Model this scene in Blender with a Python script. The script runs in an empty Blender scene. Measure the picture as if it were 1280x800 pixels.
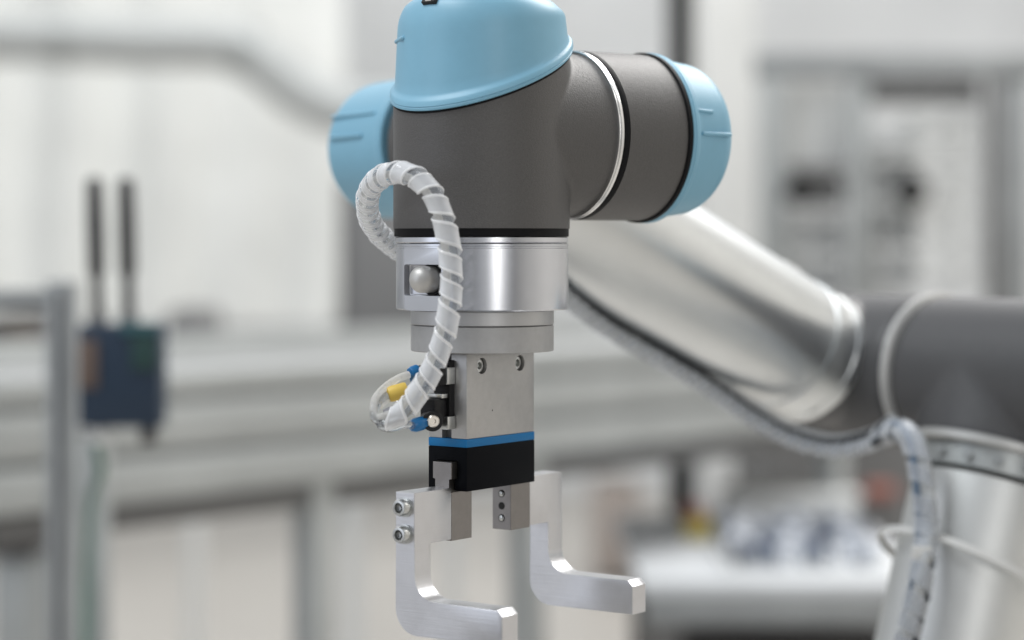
import bpy, bmesh, math, random
from mathutils import Vector, Matrix, noise
random.seed(7)
R_ = math.radians
C = bpy.context.scene.collection
scene = bpy.context.scene

# ------------------------------------------------------------------ camera
EYE = 1.25                      # camera height above the floor
F = 2738.0                      # focal length in pixels of the 1280 px frame
cam = bpy.data.cameras.new('camera'); camo = bpy.data.objects.new('camera', cam); C.objects.link(camo)
camo.location = (0, 0, EYE); camo.rotation_euler = (R_(90), 0, 0)
cam.sensor_width = 36; cam.lens = 36*F/1280; cam.shift_y = -95/1280
cam.clip_start = 0.02; cam.clip_end = 200
cam.dof.use_dof = True; cam.dof.focus_distance = 1.10; cam.dof.aperture_fstop = 3.5
scene.camera = camo

# ------------------------------------------------------------------ world and lamps
w = bpy.data.worlds.new('World'); scene.world = w; w.use_nodes = True
bg = w.node_tree.nodes['Background']; bg.inputs[0].default_value = (0.93, 0.96, 1.0, 1); bg.inputs[1].default_value = 0.60

def area(name, loc, target, sx, sy, power, col):
    l = bpy.data.lights.new(name, 'AREA'); l.shape = 'RECTANGLE'; l.size = sx; l.size_y = sy
    l.energy = power; l.color = col
    o = bpy.data.objects.new(name, l); C.objects.link(o); o.location = loc
    o.rotation_euler = (Vector(target)-Vector(loc)).to_track_quat('-Z', 'Y').to_euler()
    return o
area('overhead_light', (2.0, 3.7, 4.3), (0.1, 1.2, 1.2), 3.0, 1.8, 155, (1, 0.98, 0.95))
area('overhead_light', (-1.8, 0.6, 4.2), (-0.2, 1.2, 1.2), 2.2, 1.0, 75, (0.95, 0.98, 1))
area('overhead_light', (-1.5, 7.5, 4.6), (-1.5, 8.5, 0), 5, 2.0, 90, (1, 0.99, 0.96))
area('overhead_light', (2.6, 6.5, 4.6), (2.6, 8, 0), 4, 2.0, 72, (1, 0.99, 0.97))
area('reflection_light', (-3.6, -0.6, 1.9), (0, 1.1, 1.2), 1.7, 2.6, 15, (0.80, 0.86, 1.0))  # unseen cool light added at left for the metal faces to reflect
area('overhead_light', (3.9, 1.6, 4.3), (5.2, 2.4, 1.2), 1.2, 2.2, 38, (1, 0.97, 0.92))  # added light aimed at the unseen side wall to brighten its reflection
area('reflection_light', (1.6, -3.2, 2.2), (0, 1.1, 1.2), 0.8, 2.4, 24, (1, 0.98, 0.95))  # unseen narrow light added behind right for streaks on the metal

scene.view_settings.view_transform = 'Standard'; scene.view_settings.look = 'None'
scene.view_settings.exposure = 0.07; scene.view_settings.gamma = 1.0
scene.render.engine = 'CYCLES'
scene.cycles.use_denoising = True
scene.cycles.max_bounces = 10; scene.cycles.transparent_max_bounces = 24
scene.cycles.sample_clamp_indirect = 6

# ------------------------------------------------------------------ helpers
M = 0.001
WL = {}                                            # world location of every object's origin
def P(px, py, Y):                                  # a pixel of the photograph at depth Y (m) -> point
    return Vector(((px-640)/F*Y, Y, EYE+(305-py)/F*Y))

def empty(name, loc, label, cat, group=None):
    o = bpy.data.objects.new(name, None); C.objects.link(o); o.empty_display_size = 0.02
    o.location = loc; WL[o] = Vector(loc); o['label'] = label; o['category'] = cat
    if group: o['group'] = group
    return o

def smooth_bm(bm, ang=32):
    lim = R_(ang)
    for f in bm.faces: f.smooth = True
    for e in bm.edges:
        if len(e.link_faces) == 2:
            e.smooth = e.calc_face_angle(3) < lim
def obj(name, bm, mat, parent=None, ang=32, label=None, cat=None, group=None, kind=None, recentre=True):
    bmesh.ops.recalc_face_normals(bm, faces=bm.faces[:])
    smooth_bm(bm, ang)
    me = bpy.data.meshes.new(name)
    c = Vector((0, 0, 0))
    if recentre and len(bm.verts):
        lo = Vector([min(v.co[i] for v in bm.verts) for i in range(3)])
        hi = Vector([max(v.co[i] for v in bm.verts) for i in range(3)])
        c = (lo+hi)/2
        bmesh.ops.translate(bm, vec=-c, verts=bm.verts[:])
    bm.to_mesh(me); bm.free()
    mats = mat if isinstance(mat, (list, tuple)) else [mat]
    for m in mats: me.materials.append(m)
    o = bpy.data.objects.new(name, me); C.objects.link(o)
    WL[o] = c
    if parent is not None:
        o.parent = parent; o.location = c-WL[parent]
    else: o.location = c
    if label: o['label'] = label
    if cat: o['category'] = cat
    if group: o['group'] = group
    if kind: o['kind'] = kind
    return o
def mods(name, bm, fn):
    """run modifiers set by fn(obj) over bm, return a new bmesh"""
    me = bpy.data.meshes.new(name); bm.to_mesh(me); bm.free()
    o = bpy.data.objects.new(name, me); C.objects.link(o); extra = fn(o) or []
    dg = bpy.context.evaluated_depsgraph_get(); dg.update()
    res = bpy.data.meshes.new_from_object(o.evaluated_get(dg))
    out = bmesh.new(); out.from_mesh(res)
    for x in [o]+extra:
        m = x.data; bpy.data.objects.remove(x); bpy.data.meshes.remove(m)
    bpy.data.meshes.remove(res)
    return out

def frame(d, up=Vector((0, 0, 1))):
    d = Vector(d).normalized()
    x = up.cross(d)
    if x.length < 1e-4: x = Vector((1, 0, 0)).cross(d)
    x.normalize(); y = d.cross(x).normalized()
    return x, y, d
def lathe(bm, org, axis, prof, n=96, cap0=True, cap1=True, zfun=None, mat=0):
    """prof: list of (radius, height along axis)"""
    x, y, d = frame(axis); org = Vector(org); rings = []
    for k, (r, h) in enumerate(prof):
        ring = []
        for i in range(n):
            a = 2*math.pi*i/n
            p = x*math.cos(a)*r+y*math.sin(a)*r
            hh = h if zfun is None else h+zfun(p, k)
            ring.append(bm.verts.new(org+p+d*hh))
        rings.append(ring)
    for a, b in zip(rings, rings[1:]):
        for i in range(n):
            f = bm.faces.new((a[i], a[(i+1) % n], b[(i+1) % n], b[i])); f.material_index = mat
    if cap0: bm.faces.new(rings[0][::-1]).material_index = mat
    if cap1: bm.faces.new(rings[-1]).material_index = mat
    return rings
def cyl(bm, a, b, r, n=48, ch=0.0):
    a = Vector(a); b = Vector(b); L = (b-a).length
    prof = [(r-ch, 0), (r, ch), (r, L-ch), (r-ch, L)] if ch else [(r, 0), (r, L)]
    lathe(bm, a, b-a, prof, n)
def box(bm, cx, ux, uy, uz, hx, hy, hz, bev=0.0, seg=2):
    vs = []
    for s in ((-1,-1,-1),(1,-1,-1),(1,1,-1),(-1,1,-1),(-1,-1,1),(1,-1,1),(1,1,1),(-1,1,1)):
        vs.append(bm.verts.new(Vector(cx)+ux*s[0]*hx+uy*s[1]*hy+uz*s[2]*hz))
    fs = [bm.faces.new([vs[i] for i in q]) for q in ((0,3,2,1),(4,5,6,7),(0,1,5,4),(1,2,6,5),(2,3,7,6),(3,0,4,7))]
    if bev:
        es = set(e for f in fs for e in f.edges)
        bmesh.ops.bevel(bm, geom=list(es), offset=bev, segments=seg, affect='EDGES', profile=0.5)
X_, Y_, Z_ = Vector((1,0,0)), Vector((0,1,0)), Vector((0,0,1))
def abox(x0, x1, y0, y1, z0, z1, bev=0.0, bm=None, seg=2):
    bm = bm or bmesh.new()
    box(bm, ((x0+x1)/2, (y0+y1)/2, (z0+z1)/2), X_, Y_, Z_, (x1-x0)/2, (y1-y0)/2, (z1-z0)/2, bev, seg)
    return bm
def prism(bm, pts, org, ux, uy, uz, d0, d1, bev=0.0):
    """polygon pts (a,b) in plane ux,uy extruded along uz from d0 to d1"""
    n = len(pts)
    A = [bm.verts.new(Vector(org)+ux*p[0]+uy*p[1]+uz*d0) for p in pts]
    B = [bm.verts.new(Vector(org)+ux*p[0]+uy*p[1]+uz*d1) for p in pts]
    f0 = bm.faces.new(A[::-1]); f1 = bm.faces.new(B)
    for i in range(n): bm.faces.new((A[i], A[(i+1) % n], B[(i+1) % n], B[i]))
    if bev:
        es = [e for e in set(list(f0.edges)+list(f1.edges))]
        bmesh.ops.bevel(bm, geom=es, offset=bev, segments=2, affect='EDGES', profile=0.5)
def catmull(pts, step):
    pts = [Vector(p) for p in pts]; out = []
    pp = [pts[0]*2-pts[1]]+pts+[pts[-1]*2-pts[-2]]
    for i in range(1, len(pp)-2):
        p0, p1, p2, p3 = pp[i-1:i+3]; n = max(4, int((p2-p1).length/step*3))
        for k in range(n):
            t = k/n
            out.append(0.5*((2*p1)+(p2-p0)*t+(2*p0-5*p1+4*p2-p3)*t*t+(3*p1-p0-3*p2+p3)*t**3))
    out.append(pts[-1])
    res = [out[0]]; acc = 0
    for a, b in zip(out, out[1:]):
        L = (b-a).length
        if L < 1e-9: continue
        d = step-acc
        while d <= L:
            res.append(a.lerp(b, d/L)); d += step
        acc = L-(d-step)
    return res
def pt_frames(path):
    T = [(path[min(i+1, len(path)-1)]-path[max(i-1, 0)]).normalized() for i in range(len(path))]
    n = T[0].cross(Z_)
    if n.length < .1: n = T[0].cross(X_)
    n.normalize(); fr = []
    for t in T:
        n = (n-t*n.dot(t)).normalized(); fr.append((n, t.cross(n), t))
    return fr
def tube(bm, path, r, n=16, caps=True):
    fr = pt_frames(path); rings = []
    for i, (p, (a, b, t)) in enumerate(zip(path, fr)):
        rr = r(i/(len(path)-1)) if callable(r) else r
        rings.append([bm.verts.new(p+a*math.cos(2*math.pi*k/n)*rr+b*math.sin(2*math.pi*k/n)*rr) for k in range(n)])
    for A, B in zip(rings, rings[1:]):
        for k in range(n): bm.faces.new((A[k], A[(k+1) % n], B[(k+1) % n], B[k]))
    if caps: bm.faces.new(rings[0][::-1]); bm.faces.new(rings[-1])
def spiral(bm, path, step, r, th, pitch, width, sub=26, phase=0.0, edge_mat=False):
    """flat ribbon of given axial width wound round the path"""
    fr = pt_frames(path); L = step*(len(path)-1)
    def at(s):
        s = max(0, min(L-1e-9, s)); i = int(s/step); f = s/step-i; j = min(i+1, len(path)-1)
        a = fr[i][0].lerp(fr[j][0], f); b = fr[i][1].lerp(fr[j][1], f)
        return path[i].lerp(path[j], f), a, b, fr[i][2]
    # winding with a pitch that may vary along the way
    s = 0.0; th_ = phase; rows = []
    while s < L-.0015:
        pt = pitch(s/L) if callable(pitch) else pitch
        wd = (width(s/L) if callable(width) else width)
        row = []
        tilt = 0.35*M*math.sin(th_*0.37+1.0)
        for u, dr in ((-1, 0), (-0.88, th*.8), (-.72, th*.42), (0.72, th*.42), (0.88, th*.8), (1, 0), (0, -th*.5)):
            ss = s+u*wd*0.5
            p, a, b, t = at(ss)
            rr = r+dr+0.12*M*u+tilt*0.5
            row.append(bm.verts.new(p+(a*math.cos(th_)-b*math.sin(th_))*rr))
        rows.append(row)
        th_ += 2*math.pi/sub; s += pt/sub
    for A, B in zip(rows, rows[1:]):
        for k in range(7):
            f = bm.faces.new((A[k], A[(k+1) % 7], B[(k+1) % 7], B[k]))
            if edge_mat and k in (0, 1, 3, 4): f.material_index = 1
    bm.faces.new(rows[0][::-1]); bm.faces.new(rows[-1])

# ------------------------------------------------------------------ materials
def mat(name, col, rough=0.5, metal=0.0, bump=None, var=0.0, vscale=20, aniso=0.0, spec=0.5, coat=0.0,
        brush=None, rvar=0.0, emit=None):
    m = bpy.data.materials.new(name); m.use_nodes = True
    nt = m.node_tree; b = nt.nodes['Principled BSDF']; N = nt.nodes.new; L = nt.links.new
    b.inputs['Base Color'].default_value = (*col, 1); b.inputs['Roughness'].default_value = rough
    b.inputs['Metallic'].default_value = metal; b.inputs['Specular IOR Level'].default_value = spec
    b.inputs['Coat Weight'].default_value = coat
    tc = N('ShaderNodeTexCoord')
    if var:
        nz = N('ShaderNodeTexNoise'); nz.inputs['Scale'].default_value = vscale; nz.inputs['Detail'].default_value = 6
        nz.inputs['Roughness'].default_value = .65
        L(tc.outputs['Object'], nz.inputs['Vector'])
        mr = N('ShaderNodeMapRange'); mr.inputs[1].default_value = .3; mr.inputs[2].default_value = .7
        mr.inputs[3].default_value = 1-var; mr.inputs[4].default_value = 1+var
        L(nz.outputs['Fac'], mr.inputs[0])
        mx = N('ShaderNodeMix'); mx.data_type = 'RGBA'; mx.blend_type = 'MULTIPLY'; mx.inputs[0].default_value = 1
        mx.inputs[6].default_value = (*col, 1); L(mr.outputs[0], mx.inputs[7]); L(mx.outputs[2], b.inputs['Base Color'])
        if rvar:
            m2 = N('ShaderNodeMapRange'); m2.inputs[1].default_value = .3; m2.inputs[2].default_value = .7
            m2.inputs[3].default_value = rough-rvar; m2.inputs[4].default_value = rough+rvar
            L(nz.outputs['Fac'], m2.inputs[0]); L(m2.outputs[0], b.inputs['Roughness'])
    last = None
    if bump:
        for sc, st in bump:
            nz = N('ShaderNodeTexNoise'); nz.inputs['Scale'].default_value = sc; nz.inputs['Detail'].default_value = 3
            L(tc.outputs['Object'], nz.inputs['Vector'])
            bp = N('ShaderNodeBump'); bp.inputs['Strength'].default_value = st; bp.inputs['Distance'].default_value = 0.0004
            L(nz.outputs['Fac'], bp.inputs['Height'])
            if last: L(last.outputs[0], bp.inputs['Normal'])
            last = bp
    if brush:                                       # fine streaks: (scale vector, strength)
        mp = N('ShaderNodeMapping'); mp.inputs['Scale'].default_value = brush[0]
        if len(brush) > 2: mp.inputs['Rotation'].default_value = brush[2]
        L(tc.outputs['Object'], mp.inputs['Vector'])
        nz = N('ShaderNodeTexNoise'); nz.inputs['Scale'].default_value = 1; nz.inputs['Detail'].default_value = 4
        L(mp.outputs[0], nz.inputs['Vector'])
        bp = N('ShaderNodeBump'); bp.inputs['Strength'].default_value = brush[1]; bp.inputs['Distance'].default_value = 0.0003
        L(nz.outputs['Fac'], bp.inputs['Height'])
        if last: L(last.outputs[0], bp.inputs['Normal'])
        last = bp
    if last: L(last.outputs[0], b.inputs['Normal'])
    if aniso:
        tg = N('ShaderNodeTangent'); tg.direction_type = 'RADIAL'; tg.axis = 'Z'
        L(tg.outputs[0], b.inputs['Tangent']); b.inputs['Anisotropic'].default_value = aniso
    if emit:
        b.inputs['Emission Color'].default_value = (*col, 1); b.inputs['Emission Strength'].default_value = emit
    return m
def plastic_clear(name, col, opaque, rough=.25, edge=.35):
    m = bpy.data.materials.new(name); m.use_nodes = True
    nt = m.node_tree; b = nt.nodes['Principled BSDF']; N = nt.nodes.new; L = nt.links.new
    out = nt.nodes['Material Output']
    b.inputs['Base Color'].default_value = (*col, 1); b.inputs['Roughness'].default_value = rough
    tl = N('ShaderNodeBsdfTranslucent'); tl.inputs[0].default_value = (*col, 1)
    mx = N('ShaderNodeMixShader'); mx.inputs[0].default_value = .25
    L(b.outputs[0], mx.inputs[1]); L(tl.outputs[0], mx.inputs[2])
    tr = N('ShaderNodeBsdfTransparent'); tr.inputs[0].default_value = (.97, .98, 1, 1)
    lw = N('ShaderNodeLayerWeight'); lw.inputs[0].default_value = edge
    mr = N('ShaderNodeMapRange'); mr.inputs[3].default_value = opaque; mr.inputs[4].default_value = min(1, opaque+.5)
    L(lw.outputs['Facing'], mr.inputs[0])
    m2 = N('ShaderNodeMixShader'); L(mr.outputs[0], m2.inputs[0]); L(tr.outputs[0], m2.inputs[1]); L(mx.outputs[0], m2.inputs[2])
    L(m2.outputs[0], out.inputs[0])
    return m
m_grey = mat('powder_coated_grey', (0.086, 0.0825, 0.080), .44, bump=((1700, .5), (800, .2)), var=.16, vscale=1300, spec=.5)
m_grey2 = mat('elbow_grey', (0.070, 0.070, 0.073), .45, bump=((1500, .2),), var=.06, vscale=300)
m_blue = mat('light_blue_plastic', (0.205, 0.43, 0.57), .42, bump=((1800, .05),), var=.03, vscale=60)
m_seal = mat('black_rubber', (0.004, 0.004, 0.005), .55, spec=.15)
m_steel = mat('polished_steel', (0.82, 0.82, 0.82), .24, 1)
m_turned = mat('turned_aluminium', (0.62, 0.63, 0.66), .21, 1, aniso=.8, var=.03, vscale=60)
m_turned_dull = mat('blasted_aluminium', (0.50, 0.50, 0.50), .42, 1, var=.05, vscale=120, aniso=.5)
m_plate = mat('matt_aluminium_plate', (0.43, 0.43, 0.43), .55, .75, bump=((2400, .16),), var=.05, vscale=250)
m_body = mat('anodised_body', (0.46, 0.455, 0.45), .46, .85, bump=((2600, .14),), var=.05, vscale=220)
m_finger = mat('milled_aluminium', (0.63, 0.63, 0.645), .34, 1, var=.05, vscale=60, rvar=.05, bump=((1500, .06),), brush=((40, 40, 1500), .22))
m_jaw = mat('hardened_steel_jaw', (0.25, 0.235, 0.225), .36, 1, var=.06, vscale=180, brush=((9000, 9000, 300), .10))
m_gblue = mat('gripper_blue', (0.003, 0.135, 0.34), .42, spec=.3)
m_gblack = mat('gripper_black', (0.003, 0.0035, 0.005), .5, bump=((2200, .10),), spec=.06)
m_bolt = mat('zinc_bolt', (0.55, 0.56, 0.55), .28, 1, var=.08, vscale=600, bump=((1500, .10),))
m_sock = mat('socket_steel', (0.45, 0.46, 0.46), .35, 1)
m_hole = mat('dark_hole', (0.012, 0.012, 0.012), .7)
m_valve = mat('valve_black', (0.006, 0.006, 0.007), .4, spec=.25, bump=((900, .15),))
m_fit = mat('fitting_blue', (0.005, 0.14, 0.36), .28)
m_brass = mat('nickel_screw', (0.62, 0.58, 0.52), .3, 1)
m_pin = mat('blasted_pin', (0.58, 0.57, 0.55), .5, .8, bump=((1200, .15),))
def glassy(name, col, milk, rough, ior=1.42, trans=1.0):
    m = bpy.data.materials.new(name); m.use_nodes = True
    nt = m.node_tree; b = nt.nodes['Principled BSDF']; N = nt.nodes.new; L = nt.links.new
    b.inputs['Base Color'].default_value = (*col, 1); b.inputs['Roughness'].default_value = rough
    b.inputs['IOR'].default_value = ior; b.inputs['Transmission Weight'].default_value = trans
    df = N('ShaderNodeBsdfDiffuse'); df.inputs[0].default_value = (*col, 1)
    tl = N('ShaderNodeBsdfTranslucent'); tl.inputs[0].default_value = (*col, 1)
    a1 = N('ShaderNodeMixShader'); a1.inputs[0].default_value = .5; L(df.outputs[0], a1.inputs[1]); L(tl.outputs[0], a1.inputs[2])
    tc = N('ShaderNodeTexCoord'); nz = N('ShaderNodeTexNoise'); nz.inputs['Scale'].default_value = 420; nz.inputs['Detail'].default_value = 3
    L(tc.outputs['Object'], nz.inputs['Vector'])
    mr = N('ShaderNodeMapRange'); mr.inputs[1].default_value = .35; mr.inputs[2].default_value = .65
    mr.inputs[3].default_value = milk*.9; mr.inputs[4].default_value = milk*1.1; L(nz.outputs['Fac'], mr.inputs[0])
    a2 = N('ShaderNodeMixShader'); L(mr.outputs[0], a2.inputs[0]); L(b.outputs[0], a2.inputs[1]); L(a1.outputs[0], a2.inputs[2])
    L(a2.outputs[0], nt.nodes['Material Output'].inputs[0])
    return m
m_wrap = plastic_clear('spiral_wrap_plastic', (0.99, 0.995, 1.0), .30, .06, .42)
m_wrap_edge = plastic_clear('spiral_wrap_bright_edge', (1.0, 1.0, 1.0), .72, .12, .3)  # whiter, denser beads paint in the light refracted at the ribbon edges
m_tube = glassy('clear_tube', (0.74, 0.76, 0.78), .08, .04)
m_tube_w = glassy('milky_tube', (0.95, 0.945, 0.92), .55, .10)
m_yellow = mat('yellow_sleeve', (0.72, 0.50, 0.09), .45)
m_tubemetal = mat('forearm_aluminium', (0.71, 0.73, 0.735), .31, 1, var=.04, vscale=18)
m_cuff = mat('pale_ring', (0.50, 0.50, 0.49), .4, .4)
m_cable = mat('grey_cable', (0.20, 0.205, 0.21), .5, var=.3, vscale=60)
m_tie = mat('white_nylon', (0.72, 0.72, 0.70), .4)

# ------------------------------------------------------------------ the setting (far and out of focus)
m_floor = mat('floor_epoxy', (0.485, 0.46, 0.425), .4, var=.12, vscale=.8, bump=((8, .05),))
m_wall = mat('painted_wall', (0.74, 0.755, 0.765), .8, var=.10, vscale=.9)
m_wallw = mat('warm_wall', (0.80, 0.775, 0.735), .8, var=.08, vscale=.5)
bm = bmesh.new(); vs = [bm.verts.new(p) for p in ((-30,-20,0),(30,-20,0),(30,40,0),(-30,40,0))]; bm.faces.new(vs)
obj('floor', bm, m_floor, kind='structure', recentre=False)
obj('back_wall', abox(-12, 12, 11, 11.2, 0, 6), m_wall, kind='structure')
obj('side_wall', abox(5.2, 5.4, -4, 10.99, 0, 5), m_wallw, kind='structure')

bm = bmesh.new()
for x0, x1 in ((-6.5, -4.4), (-2.9, -2.0), (-0.95, -0.35), (0.35, 0.75), (2.3, 3.0), (4.0, 5.19)):
    abox(x0, x1, -4.2, -4.0, 0, 4.6, bm=bm)
abox(-6.5, 5.19, -4.2, -4.0, 4.61, 5.4, bm=bm)
obj('reflection_piers', bm, mat('dark_pier', (0.10, 0.10, 0.105), .7, var=.1, vscale=2), kind='structure')  # unseen dark piers added behind the camera to streak the metal's reflections
m_alu = mat('aluminium_profile', (0.42, 0.44, 0.44), .4, .5, var=.1, vscale=6)
m_alud = mat('dull_profile', (0.30, 0.315, 0.32), .5, .3, var=.15, vscale=8)
m_bggrey = mat('cabinet_grey', (0.17, 0.17, 0.17), .6, var=.1, vscale=3)
m_bgdark = mat('machine_dark', (0.045, 0.042, 0.042), .5, var=.2, vscale=9)
m_white = mat('white_panel', (0.72, 0.73, 0.72), .5, var=.05, vscale=4)
m_light = mat('pale_panel', (0.60, 0.61, 0.61), .5, var=.08, vscale=4)
m_navy = mat('router_navy', (0.010, 0.026, 0.052), .45)
m_teal = mat('router_teal', (0.03, 0.10, 0.12), .5)
m_green = mat('router_green', (0.012, 0.045, 0.042), .5)
m_brown = mat('router_label', (0.12, 0.085, 0.07), .6)
m_ant = mat('antenna_black', (0.035, 0.035, 0.037), .5)
m_red = mat('red_plastic', (0.32, 0.12, 0.09), .5)
m_yel = mat('yellow_plastic', (0.62, 0.50, 0.10), .5)
m_key = mat('slate_blue_parts', (0.13, 0.16, 0.21), .6, var=.3, vscale=40)

def px_box(px0, px1, py0, py1, Y, depth, bev=0.0):
    a = P(px0, py1, Y); b = P(px1, py0, Y)
    return abox(a.x, b.x, Y, Y+depth, a.z, b.z, bev)

# duct on the back wall
t = empty('ventilation_duct', P(150, 55, 8.5), 'pale grey duct bending down across the white wall at upper left', 'duct')
path = catmull([P(-80, 44, 8.5), P(60, 47, 8.5), P(180, 52, 8.5), P(285, 56, 8.5), P(335, 82, 8.5), P(375, 115, 8.5), P(430, 138, 8.5), P(520, 142, 8.5)], .05)
bm = bmesh.new(); tube(bm, path, .098, 20); obj('pipe', bm, mat('duct_grey', (0.50, 0.52, 0.52), .85), t)
for q in (0.28, .62):
    i = int(q*len(path)); bm = bmesh.new(); d = (path[i+1]-path[i]).normalized()
    cyl(bm, path[i]-d*.03, path[i]+d*.03, .105, 24); obj('clamp', bm, m_alu, t)

# pillar, dark pole
t = empty('white_pillar', (P(905, 0, 9).x, 9, 0), 'broad white pillar behind the right blue joint cap', 'pillar')
a = P(872, 0, 9); b = P(948, 0, 9)
obj('shaft', abox(a.x, b.x, 9, 9.3, 0.2, 4.5, .02), m_white, t); obj('plinth', abox(a.x-.03, b.x+.03, 8.97, 9.33, 0, .2, .01), m_bggrey, t)
t = empty('dark_pole', (P(850, 0, 4.8).x, 4.8, 0), 'dark vertical pole beside the white pillar at the top edge', 'pole')
bm = bmesh.new(); c = P(850, 0, 4.8); cyl(bm, (c.x, c.y, .02), (c.x, c.y, 4.4), .027, 20); obj('shaft', bm, mat('pole_black', (0.008,0.008,0.008), .7, spec=.1), t)
bm = bmesh.new(); cyl(bm, (c.x, c.y, 0), (c.x, c.y, .03), .12, 24); obj('base_plate', bm, m_bggrey, t)

# grey cabinet behind the flange
a = P(424, 450, 4.6); b = P(575, 225, 4.6)
t = empty('control_cabinet', ((a.x+b.x)/2, 4.6, 0), 'tall dark grey cabinet directly behind the robot flange', 'cabinet')
zq = P(0, 500, 4.6).z
obj('carcass', abox(a.x, b.x, 4.6, 5.0, zq, b.z, .01), m_bggrey, t)
obj('door', abox(a.x+.02, b.x-.02, 4.58, 4.598, zq+.02, b.z-.03, .004), mat('door_grey', (0.205,0.205,0.205), .55), t)
bm = bmesh.new(); cyl(bm, (b.x-.05, 4.55, 1.05), (b.x-.05, 4.55, 1.2), .008, 12); obj('handle', bm, m_alu, t)
for xx in (a.x+.005, b.x-.03):
    for yy in (4.62, 4.95): obj('leg', abox(xx, xx+.02, yy, yy+.02, 0, zq+.001), m_white, t)

# conveyor of aluminium profiles receding to the right
s0 = P(60, 640, 2.75); dirc = Vector((math.cos(R_(48)), math.sin(R_(48)), 0)); nrm = Vector((-dirc.y, dirc.x, 0))
def cbeam(s_a, s_b, n0, n1, z0, z1, m, name, t, bev=.004):
    bm = bmesh.new(); base = Vector((s0.x, s0.y, 0))
    box(bm, base+dirc*(s_a+s_b)/2+nrm*(n0+n1)/2+Z_*(z0+z1)/2, dirc, nrm, Z_, (s_b-s_a)/2, (n1-n0)/2, (z1-z0)/2, bev)
    return obj(name, bm, m, t)
t = empty('conveyor', (s0.x+.5, s0.y+.6, 0), 'long grey aluminium conveyor running across behind the gripper', 'conveyor')
ZB = s0.z
cbeam(-.5, 2.3, 0, .04, ZB, ZB+.055, m_alu, 'side_rail', t)
cbeam(-.5, 2.3, .012, .04, ZB+.055, ZB+.066, m_alud, 'groove', t, .001)
cbeam(-.5, 2.3, .0, .04, ZB+.066, ZB+.125, m_alu, 'side_rail', t)
cbeam(-.5, 2.3, .012, .04, ZB+.125, ZB+.134, m_alud, 'groove', t, .001)
cbeam(-.5, 2.3, .0, .04, ZB+.134, ZB+.168, m_alu, 'side_rail', t)
cbeam(-.5, 2.3, .04, .46, ZB+.12, ZB+.155, mat('belt_grey', (0.34, 0.345, 0.345), .8), 'belt', t)
cbeam(-.5, 2.3, .46, .50, ZB, ZB+.19, m_alu, 'side_rail', t)
for s in (.47, .93, 1.8):
    cbeam(s, s+.045, .02, .065, 0.0, ZB+.003, m_alu, 'leg', t)
cbeam(-.2, 2.2, .03, .06, ZB-.04, ZB-.004, m_bggrey, 'shade_strip', t)  # dark strip built in as the shadow along the conveyor's bottom edge

# left frame of profiles
c = P(74, 0, 2.2)
t = empty('profile_frame', (c.x, c.y, 0), 'grey aluminium profile post with a rail running off at left', 'frame')
zt = P(0, 352, 2.2).z
obj('post', abox(P(57,0,2.2).x, P(91,0,2.2).x, 2.2, 2.24, 0, zt, .002), m_alud, t)
obj('slot', abox(P(71,0,2.2).x, P(76,0,2.2).x, 2.197, 2.1995, 0.01, zt-.01), m_bgdark, t)
a = P(0, 388, 2.2); b = P(56, 362, 2.2)
obj('rail', abox(a.x-.5, b.x, 2.205, 2.235, a.z, b.z, .002), m_alud, t)
a = P(89, 800, 2.5); b = P(131, 545, 2.5)
t = empty('short_post', ((a.x+b.x)/2, 2.5, 0), 'pale aluminium post below the navy wireless router', 'post')
obj('post', abox(a.x, b.x, 2.5, 2.54, 0.01, b.z, .002), m_alu, t)
obj('top_cap', abox(a.x-.001, b.x+.001, 2.499, 2.541, b.z, b.z+.006, .001), m_bggrey, t)
obj('foot', abox(a.x-.02, b.x+.02, 2.48, 2.56, 0.0, .01, .001), m_bggrey, t)
# router with two antennas
Yr = 2.15
a = P(97, 535, Yr); b = P(200, 405, Yr)
t = empty('wireless_router', ((a.x+b.x)/2, Yr, a.z), 'dark navy industrial wireless router with two upright black antennas', 'router')
obj('case', abox(a.x, b.x, Yr, Yr+.05, a.z, b.z, .004), m_navy, t)
c0 = P(98, 485, Yr); c1 = P(122, 425, Yr); obj('label_plate', abox(c0.x, c1.x, Yr-.003, Yr-.0005, c0.z, c1.z, .0005), m_brown, t)
c0 = P(165, 462, Yr); c1 = P(196, 418, Yr); obj('port_block', abox(c0.x, c1.x, Yr-.004, Yr-.0005, c0.z, c1.z, .001), m_green, t)
c0 = P(150, 416, Yr); c1 = P(198, 404, Yr); obj('top_trim', abox(c0.x, c1.x, Yr-.006, Yr-.0005, c0.z, c1.z+.001, .001), m_teal, t)
for pxa, lean in ((120, -2), (159, -2)):
    bm = bmesh.new(); p0 = P(pxa+2, 404, Yr+.02); p1 = P(pxa+lean, 222, Yr+.02)
    d = (p1-p0); L = d.length
    lathe(bm, p0, d, [(.0062, 0), (.0062, L*.22), (.0058, L*.3), (.0088, L*.36), (.0090, L*.7), (.0082, L*.97), (.005, L)], 20)
    an = obj('antenna', bm, m_ant, t)
    bm = bmesh.new(); cyl(bm, p0-Z_*.004, p0+Z_*.01, .0085, 12); obj('collar', bm, m_bggrey, an)
for pxa in (120, 182):
    c0 = P(pxa-9, 556, Yr); c1 = P(pxa+9, 537, Yr); obj('plug', abox(c0.x, c1.x, Yr+.01, Yr+.03, c0.z, c1.z, .001), m_bgdark if pxa > 150 else m_white, t)
t = empty('patch_cable', P(140, 600, 2.2), 'thin green cable hanging from the navy router down the post', 'cable')
bm = bmesh.new(); tube(bm, catmull([P(120, 556, 2.17), P(126, 590, 2.2), P(115, 625, 2.3), P(108, 700, 2.47), P(106, 830, 2.47)], .01), .0045, 10); obj('jacket', bm, mat('green_jacket', (0.06,0.15,0.11), .5), t)
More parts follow.
